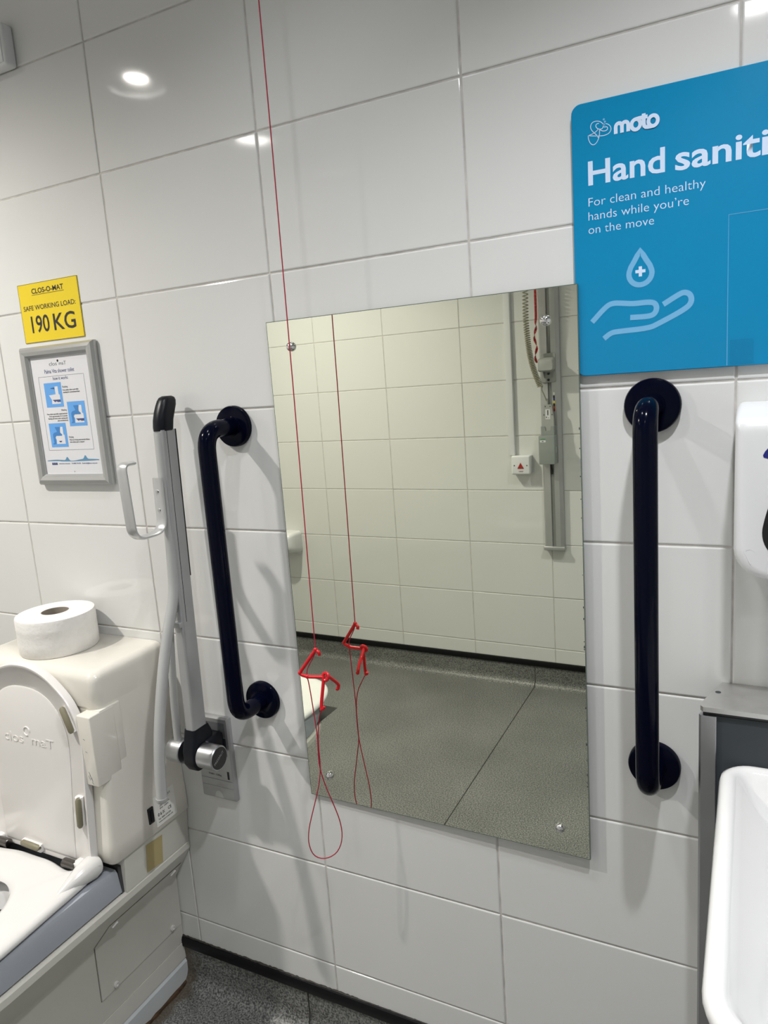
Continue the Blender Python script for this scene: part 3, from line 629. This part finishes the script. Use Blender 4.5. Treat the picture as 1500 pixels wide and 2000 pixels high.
# ------------------------------------------------------------------ hand sanitiser sign
t = thing('sanitiser_sign', 'large bright blue hand sanitiser sign with white lettering, right of mirror top', 'sign', (1.69, 0, 1.481))
sx0, sx1, sz0, sz1 = 1.3835, 2.000, 1.4815, 1.8815
so = rrect(sx0, sx1, sz0, sz1, .014, 6)
pn = loft('panel', [[(x, -.002, z) for x, z in so], [(x, -.0082, z) for x, z in so], [(x, -.0088, z) for x, z in rrect(sx0 + .001, sx1 - .001, sz0 + .001, sz1 - .001, .013, 6)]], PANELB, t, 25)
sy = -.0091
for c in ([(1.4082, 1.8351), (1.4085, 1.8298), (1.4113, 1.8235), (1.4151, 1.8207), (1.4194, 1.8219), (1.4233, 1.8276), (1.4248, 1.8345), (1.4249, 1.8401)],
          [(1.4082, 1.8351), (1.4229, 1.8317), (1.4321, 1.8306), (1.4388, 1.8325), (1.4418, 1.8374), (1.4402, 1.8425), (1.4365, 1.8457), (1.4336, 1.8467)],
          [(1.4082, 1.8351), (1.4146, 1.8362), (1.4197, 1.8384), (1.4227, 1.841)],
          [(1.4233, 1.8292), (1.4204, 1.8338), (1.4155, 1.8388), (1.4123, 1.8435), (1.4117, 1.8477), (1.414, 1.852), (1.4191, 1.8532), (1.4241, 1.8521), (1.4283, 1.8494), (1.4307, 1.8453), (1.4302, 1.8422), (1.4277, 1.8403), (1.4239, 1.841), (1.4206, 1.8434), (1.4192, 1.8469), (1.4207, 1.849), (1.4241, 1.8491)],
          [(1.4252, 1.8401), (1.4289, 1.8375), (1.4331, 1.8368), (1.4364, 1.8382), (1.4365, 1.8409), (1.4344, 1.8426)]):
    ribbon('emblem_line', smooth_path([Vector((a, b, 0)) for a, b in c], 2), .00095, sy, SIGNW, t)
for k in range(4): flat('emblem_leaf', disc_pts(1.4312 + .0015 * (k % 2), 1.8530 - .0035 * k, .0016, 8), sy, SIGNM, t)
# logo word built from strokes
MT = .0052
SYK = [0]
def st(pts, closed=False): SYK[0] += 1; ribbon('logo_letter', pts, MT, sy - .00015 * SYK[0], SIGNW, t, closed)
bz, xh = 1.8295, .0165
def arch(x0, x1, z, r=.0048, n=8): return [(x0, bz)] + [(x0, z - r)] + [((x0 + x1) / 2 - (x1 - x0) / 2 * math.cos(math.pi * k / n), z - r + r * math.sin(math.pi * k / n)) for k in range(1, n)] + [(x1, z - r), (x1, bz)]
st(arch(1.4480, 1.4568, bz + xh - .0026)); st(arch(1.4568, 1.4656, bz + xh - .0026))
st([(1.4763 + .0062 * math.cos(k * .3142), bz + .0072 + .0070 * math.sin(k * .3142)) for k in range(20)], True)
st([(1.4763, bz + .0142), (1.4815, bz + .0146), (1.4925, bz + .0146)])
st([(1.4872, bz + .0195), (1.4872, bz + .006), (1.4878, bz + .0028), (1.4898, bz + .0008), (1.4930, bz + .0002), (1.4985, bz + .0002)])
st([(1.5000 + .0064 * math.cos(k * .3142), bz + .0072 + .0070 * math.sin(k * .3142)) for k in range(20)], True)
text('lettering', 'Hand', 1.4070, 1.7655, .1088, .0325, sy, SIGNW, t, .018)
text('lettering', 'sanitiser', 1.5295, 1.7640, .196, .0325, sy, SIGNW, t, .018)
text('lettering', 'For clean and healthy', 1.4068, 1.7347, .1630, .0122, sy, SIGNW, t, -.010)
text('lettering', 'hands while you\u2019re', 1.4063, 1.7146, .1415, .0122, sy, SIGNW, t, -.010)
text('lettering', 'on the move', 1.4060, 1.6950, .0945, .0122, sy, SIGNW, t, -.010)
dr = [(1.4808, 1.6590)]
for k in range(19):
    a = math.radians(148 - k * (296 / 18) + 0) - math.pi / 2 * 0
dp = [(0, .0260), (.004, .0190), (.0088, .0105), (.0135, .0030), (.0160, -.0040)]
for k in range(1, 12):
    a = math.radians(10 - k * 100 / 11 * 1.0); dp.append((.0165 * math.cos(a), -.0075 + .0165 * math.sin(a) - .0))
drop = [(1.4808 + a, 1.6355 + b) for a, b in dp] + [(1.4808 - a, 1.6355 + b) for a, b in dp[-2:0:-1]]
ribbon('drop_icon', drop, .0076, sy, SIGNM, t, True)
flat('plus_icon', [(1.4737, 1.6287), (1.4785, 1.6287), (1.4785, 1.6235), (1.4832, 1.6235), (1.4832, 1.6287), (1.4881, 1.6287), (1.4881, 1.6333), (1.4832, 1.6333), (1.4832, 1.6381), (1.4785, 1.6381), (1.4785, 1.6333), (1.4737, 1.6333)], sy, SIGNW, t)
def icon(P): ribbon('hand_icon', [(p.x, p.y) for p in smooth_path([Vector((a, b, 0)) for a, b in P], 2)], .0079, sy, SIGNM, t)
icon([(1.4087, 1.5637), (1.4300, 1.5850), (1.4400, 1.5893), (1.4560, 1.5872), (1.4700, 1.5848), (1.4930, 1.5852), (1.5015, 1.5825), (1.5042, 1.5750), (1.5010, 1.5670), (1.4930, 1.5640), (1.4656, 1.5650)])
icon([(1.4262, 1.5370), (1.4370, 1.5450), (1.4480, 1.5460), (1.4924, 1.5467), (1.5060, 1.5520), (1.5445, 1.5698), (1.5525, 1.5790), (1.5505, 1.5900), (1.5420, 1.5940), (1.5340, 1.5910), (1.5129, 1.5793)])
ribbon('outline_box', [(1.6000, 1.4835), (1.6000, 1.6925), (1.8900, 1.6925), (1.8900, 1.4835)], .0008, sy, SIGNM, t)
so2 = rrect(1.6035, 1.6345, 1.4845, 1.5195, (.003, .0005, .0005, .0005), 3)
flat('dark_patch', so2, sy, PANELEDGE, t)

# ------------------------------------------------------------------ soap dispenser
t = thing('soap_dispenser', 'white wall dispenser with black window above the washbasin, cut by frame edge', 'dispenser', (1.72, 0, 1.187))
def ds(y, zt, i): return [(x, y, z) for x, z in rrect(1.6140 + i, 1.8260 - i, 1.1868 + i, zt - i, (.008, .008, .042, .042), 7)]
loft('body', [ds(-.0005, 1.4310, .002), ds(-.030, 1.4270, 0), ds(-.090, 1.4130, 0), ds(-.0985, 1.4105, .0012), ds(-.1025, 1.4090, .005), ds(-.1040, 1.4075, .012)], WHITE, t, 40)
flat('window', [(p.x, p.y) for p in smooth_path([Vector(q + (0,)) for q in [(1.6480, 1.252), (1.6520, 1.276), (1.658, 1.298), (1.672, 1.325), (1.69, 1.335), (1.703, 1.29), (1.700, 1.24), (1.685, 1.218), (1.668, 1.221), (1.655, 1.231)]], 2, True)], -.1044, BLACK, t)
flat('logo_mark', [(p.x, p.y) for p in smooth_path([Vector(q + (0,)) for q in [(1.6470, 1.3595), (1.6520, 1.3700), (1.664, 1.380), (1.69, 1.385), (1.71, 1.378), (1.690, 1.366), (1.668, 1.356), (1.656, 1.357)]], 1, True)], -.1044, mat('royal_blue_ink', (.01, .015, .18), .4), t)
ribbon('raised_mark', [(1.6345 + .0065 * math.cos(a * .35 - .3), 1.2250 + .0065 * math.sin(a * .35 - .3)) for a in range(10)] + [(1.636, 1.210)], .0014, -.1042, WHITE, t)

# ------------------------------------------------------------------ washbasin unit
t = thing('basin_cabinet', 'slate grey basin mounting cabinet with steel top and aluminium edge', 'cabinet', (1.875, 0, .25))
tp_ = [(1.5990, -.0005), (1.5830, -.050), (1.5735, -.085), (1.5725, -.0955), (1.5765, -.1005), (2.1735, -.1005), (2.1775, -.0955), (2.1765, -.085), (2.1670, -.050), (2.1510, -.0005)]
loft('top_plate', [[(x, y, .9795) for x, y in tp_], [(x, y, .9870) for x, y in tp_]], STEEL, t, 30)
lathe('top_hole', [(.0, .9873), (.0042, .9873), (.0042, .9865)], (1.5945, -.041, 0), SLATE, t, 'Z', 18)
for a, b in ((1.5705, 1.5945), (2.1555, 2.1795)):
    pf = [(a, -.0945), (a + .003, -.0985), (b - .003, -.0985), (b, -.0945), (b, -.001), (b + .004, -.001), (a + .0285, -.001)]
    pf = [(a, -.0945), (a + .003, -.0985), (b - .001, -.0985), (b, -.0975), (b + .006, -.001), (a + .0285, -.001)]
    if a > 2: pf = [(3.75 - x, y) for x, y in [(1.5705, -.0945), (1.5735, -.0985), (1.5935, -.0985), (1.5945, -.0975), (1.6005, -.001), (1.5990, -.001)]]
    loft('edge_profile', [[(x, y, z) for x, y in pf] for z in (.25, .9725)], ALU, t, 30)
loft('plate_gap_shade', [[(x, y, z) for x, y in ((1.602, -.001), (1.576, -.093), (2.174, -.093), (2.148, -.001))] for z in (.9725, .9795)], BLACK, t)  # black layer painting the shade in the gap under the top plate
box('front_panel', (1.5945, 2.1555), (-.0945, -.060), (.25, .9725), SLATE, t, .001)

t = thing('washbasin', 'glossy white ceramic washbasin mounted on the slate cabinet', 'washbasin', (1.871, -.36, .78))
def bs(i, z, rf=.075, rb=.045, bi=None): return [(x, y, z) for x, y in rrect(1.6005 + i, 2.1415 - i, -.610 + i, -.0950 - (i if bi is None else bi), (max(.004, rb - i), max(.004, rb - i), max(.01, rf - i), max(.01, rf - i)), 8)]
loft('basin', [bs(.11, .775, bi=.0), bs(.06, .79, bi=.0), bs(.02, .84, bi=.0), bs(.006, .875, bi=0), bs(.0, .893, bi=0), bs(.002, .900, bi=0), bs(.007, .9045), bs(.013, .906), bs(.019, .9045), bs(.024, .900), bs(.031, .888), bs(.045, .866), bs(.075, .835), bs(.115, .815), bs(.16, .805)], WCER, t, 70)
lathe('waste', [(.0, .805), (.022, .805), (.024, .808), (.0, .8075)], (1.871, -.33, 0), CHROME, t, 'Z', 24)
tube('tap_body', fillet([(1.871, -.140, .900), (1.871, -.140, 1.01), (1.871, -.27, 1.005)], .05, 6), .016, CHROME, t, 16)

# ------------------------------------------------------------------ opposite wall: hoist rail etc.
F = YF
t = thing('lift_rail', 'tall grey metal lift rail on the opposite wall, seen in mirror', 'rail', (.786, F, .685))
rp = [(-.0445, 0), (-.0445, .020), (-.037, .030), (-.0085, .031), (-.0075, .024), (.0075, .024), (.0085, .031), (.030, .030), (.0445, .020), (.0445, 0)]
loft('channel', [[(.7875 + x, F + y + .0005, z) for x, y in rp] for z in (.700, CEIL - .001)], ALUP, t, 20)
box('groove_strip', (.7802, .7948), (F + .023, F + .0262), (.705, CEIL - .002), mat('groove_grey', (.20, .21, .20), .5), t)
box('foot_cap', (.739, .835), (F + .0005, F + .035), (.684, .702), ALUP, t, .003)
cols = [(.8, .8, .8), (.01, .02, .01), (.01, .02, .30), (.60, .50, .02), (.03, .025, .02), (.55, .12, .02), (.30, .01, .01)]
for k, c in enumerate(cols):
    z = 1.395 - k * .0115 - (.0 if k else -.002); flat('colour_label', [(.8015, z - .0115), (.8090, z - .0115), (.8090, z), (.8015, z)], F + .0315, mat('label_colour_%d' % k, c, .4), t)
# hook bracket
t = thing('hook_bracket', 'grey plastic hook bracket with hood on the lift rail', 'bracket', (.783, F + .031, 1.44))
loft('back_plate', [[(x, y, z) for x, z in rrect(.752 + i, .818 - i, 1.4405 + i, 1.5660 - i, .008, 4)] for y, i in ((F + .0315, 0), (F + .037, 0), (F + .039, .002))], PALEBOX, t)
hd = [[(x, F + y, z) for x, z in rrect(.787 - hw, .787 + hw, z0, z1, .008, 4)] for y, hw, z0, z1 in ((.038, .030, 1.500, 1.548), (.060, .033, 1.492, 1.548), (.082, .034, 1.488, 1.544), (.092, .031, 1.494, 1.534))]
loft('hood', hd, PALEBOX, t, 50)
for s in (-1, 1): link('rib', raw([(.785 + s * .018, F + .039, 1.46), (.785 + s * .018, F + .039, 1.495), (.785 + s * .018, F + .070, 1.495), (.785 + s * .015, F + .039, 1.46), (.785 + s * .015, F + .039, 1.495), (.785 + s * .015, F + .070, 1.495)], [(0, 1, 2), (3, 5, 4), (0, 3, 4, 1), (1, 4, 5, 2), (2, 5, 3, 0)]), PALEBOX, t)
for z in (1.478, 1.452): lathe('screw', [(.0055, .039), (.0055, .0415), (.003, .0415), (.003, .0395), (.0, .0395)], (.786, F, z), SLATE, t, 'Y', 16)
# control box and handset
t = thing('control_box', 'grey green control box fixed to the lift rail', 'control box', (.78, F + .031, 1.086))
box('housing', (.745, .815), (F + .0315, F + .084), (1.086, 1.212), GREYBOX, t, .002)
flat('logo_print', [(.7520, 1.1955), (.7765, 1.1960), (.7765, 1.1990), (.7660, 1.2000), (.7520, 1.1975)], F + .0843, GREENI, t)
lbx = flat('white_label', [(.7520, 1.184), (.7770, 1.184), (.7770, 1.193), (.7520, 1.193)], F + .0843, PAPER, t); flat('print', [(.760, 1.1865), (.768, 1.1865), (.768, 1.190), (.760, 1.190)], F + .0845, INK, lbx)
box('side_clip', (.8148, .8165), (F + .050, F + .062), (1.135, 1.160), PALEBOX, t)
tube('cable_tail', [(.786, F + .045, 1.087), (.787, F + .042, 1.070), (.788, F + .037, 1.050), (.788, F + .036, 1.036)], .0045, BLACK, t, 10)
t = thing('hand_control', 'pale grey hand control parked in holder above the control box', 'handset', (.785, F + .031, 1.21))
hs = [(.7585, 1.224), (.8085, 1.224), (.8085, 1.290), (.8000, 1.346), (.7690, 1.346), (.7600, 1.290)]
loft('handset', [[(x, F + y, z) for x, z in hs] for y in (.045, .062)], PALEBOX, t)
loft('holder', [[(x, F + y, z) for x, z in [(.753, 1.2125), (.810, 1.2125), (.810, 1.252), (.797, 1.252), (.794, 1.233), (.773, 1.233), (.770, 1.252), (.753, 1.252)]] for y in (.0315, .066)], GREYBOX, t)
for x, z in ((.774, 1.338), (.795, 1.338), (.7675, 1.302), (.8030, 1.302)): flat('screw', disc_pts(x, z, .0025, 12), F + .0623, DARK, t)
hl_ = flat('label', [(.7735, 1.283), (.7945, 1.283), (.7945, 1.326), (.7735, 1.326)], F + .0622, PAPER, t)
for a in ((.782, 1.300, .787, 1.322), (.776, 1.288, .780, 1.294), (.785, 1.288, .790, 1.290)): flat('print', [(a[0], a[1]), (a[2], a[1]), (a[2], a[3]), (a[0], a[3])], F + .0624, INK, hl_)
# coiled lead
t = thing('coiled_lead', 'olive coiled cable hanging beside the lift rail to the hand control', 'cable', (.74, F + .08, 1.35))
cp = smooth_path([(.735, F + .13, 2.595), (.728, F + .13, 2.2), (.7200, F + .120, 1.831), (.7145, F + .112, 1.72), (.7175, F + .102, 1.620), (.729, F + .092, 1.520), (.7600, F + .080, 1.425)], 3)
acc = [0.0]
for a, b in zip(cp[:-1], cp[1:]): acc.append(acc[-1] + (b - a).length)
tot = acc[-1]; hel = []; NS = 1700; seg = 0; ph = 0.0
for i in range(NS):
    s = tot * i / (NS - 1)
    while seg < len(acc) - 2 and acc[seg + 1] < s: seg += 1
    f = (s - acc[seg]) / (acc[seg + 1] - acc[seg]); p = cp[seg].lerp(cp[seg + 1], f); d = (cp[seg + 1] - cp[seg]).normalized()
    u = Vector((1, 0, 0)); u = (u - d * u.dot(d)).normalized(); v = d.cross(u)
    pitch = .0150 if p.z > 1.80 else max(.0070, .0070 + (.0150 - .0070) * (p.z - 1.58) / .22)
    ph += 2 * math.pi * (tot / NS) / pitch
    hel.append(p + (u * math.cos(ph) + v * math.sin(ph)) * .0108)
tube('coil', hel, .0024, CABLE, t, 6)
tube('straight_end', smooth_path([hel[-1], (.764, F + .078, 1.412), (.774, F + .066, 1.385), (.7795, F + .055, 1.358), (.780, F + .054, 1.346)], 2), .0026, CABLE, t, 8)
lathe('strain_relief', [(.0, 1.372), (.004, 1.372), (.006, 1.346), (.0, 1.346)], (.7800, F + .0545, 0), PALEBOX, t, 'Z', 14)
# red ribbon
t = thing('ribbon', 'red ribbon strap curling at its end beside the lift rail', 'ribbon', (.75, F + .08, 1.53))
V = []; FF = []; nseg = 90
for i in range(nseg + 1):
    z = 2.598 - (2.598 - 1.528) * i / nseg
    cx_ = .7525 if z > 1.70 else .7480
    if 1.60 < z <= 1.72: cx_ = .7525 - .006 * (1.72 - z) / .05 if z > 1.67 else .7465
    if z > 1.70: ang = 0.25; hw = .0058
    else: ang = .25 + (1.70 - z) * 75; hw = .0058
    cx_ += (.0045 * math.sin((1.70 - z) * 75) if z < 1.69 else 0)
    dx, dy = hw * math.cos(ang), hw * math.sin(ang)
    for s in (-1, 1):
        for o_ in (-.0004, .0004): V.append((cx_ + s * dx - dy / hw * o_, F + .085 + s * dy + dx / hw * o_, z))
    if i:
        b = 4 * (i - 1); FF += [(b, b + 2, b + 6, b + 4), (b + 1, b + 5, b + 7, b + 3), (b, b + 4, b + 5, b + 1), (b + 2, b + 3, b + 7, b + 6)]
link('strap', raw(V, FF), RIBBON, t, False)
# conduit and alarm reset button
t = thing('cable_trunking', 'narrow white vertical cable trunking above the alarm button', 'trunking', (.60, F, 1.12))
box('cover', (.5855, .6135), (F + .0005, F + .0185), (1.121, CEIL - .001), WHITE, t, .001); box('base', (.5845, .6145), (F + .0003, F + .006), (1.121, CEIL - .001), WHITE, t)
t = thing('alarm_button', 'white alarm reset box with red triangle under the trunking', 'alarm', (.648, F, 1.037))
loft('back_box', [[(x, y, z) for x, z in rrect(.601, .690, 1.037, 1.120, .003, 3)] for y in (F + .0005, F + .028)], WHITE, t)
loft('faceplate', [[(x, F + y, z) for x, z in rrect(.6035 + i, .6905 - i, 1.0355 + i, 1.1215 - i, .005, 4)] for y, i in ((.028, 0), (.040, 0), (.0435, .002), (.045, .007))], WHITE, t, 50)
tri = [(.6320, 1.0630), (.6625, 1.0630), (.6472, 1.0900)]
prism('triangle_button', tri, F + .0445, F + .0470, mat('red_lens', (.32, .008, .006), .25), t)
for x in (.618, .6765): flat('screw', disc_pts(x, 1.0770, .003, 12), F + .0453, DARK, t)
text('lettering', 'RESET', 0, 0, .0215, .0052, 0, mat('dark_red_ink', (.22, .03, .05), .5), t, .02, frame=((.6580, F + .0453, 1.0475), (-1, 0, 0), (0, 0, 1), (0, 1, 0)))
# white unit at far left of the reflection
t = thing('wall_unit', 'white rounded unit on the opposite wall at left edge of reflection', 'wall unit', (-.76, F, .60))
def us(y, i, dz): return [(x, F + y, z) for x, z in rrect(-.92 + i, -.628 - i, .612 + i + dz, .722 - i, (.02, .02, .03, .03), 6)]
loft('housing', [us(.0005, 0, -.02), us(.06, 0, -.005), us(.095, .004, .0), us(.11, .018, .004)], WHITE, t, 60)
box('base_plate', (-.915, -.633), (F + .0003, F + .006), (.59, .60), WHITE, t, .002)
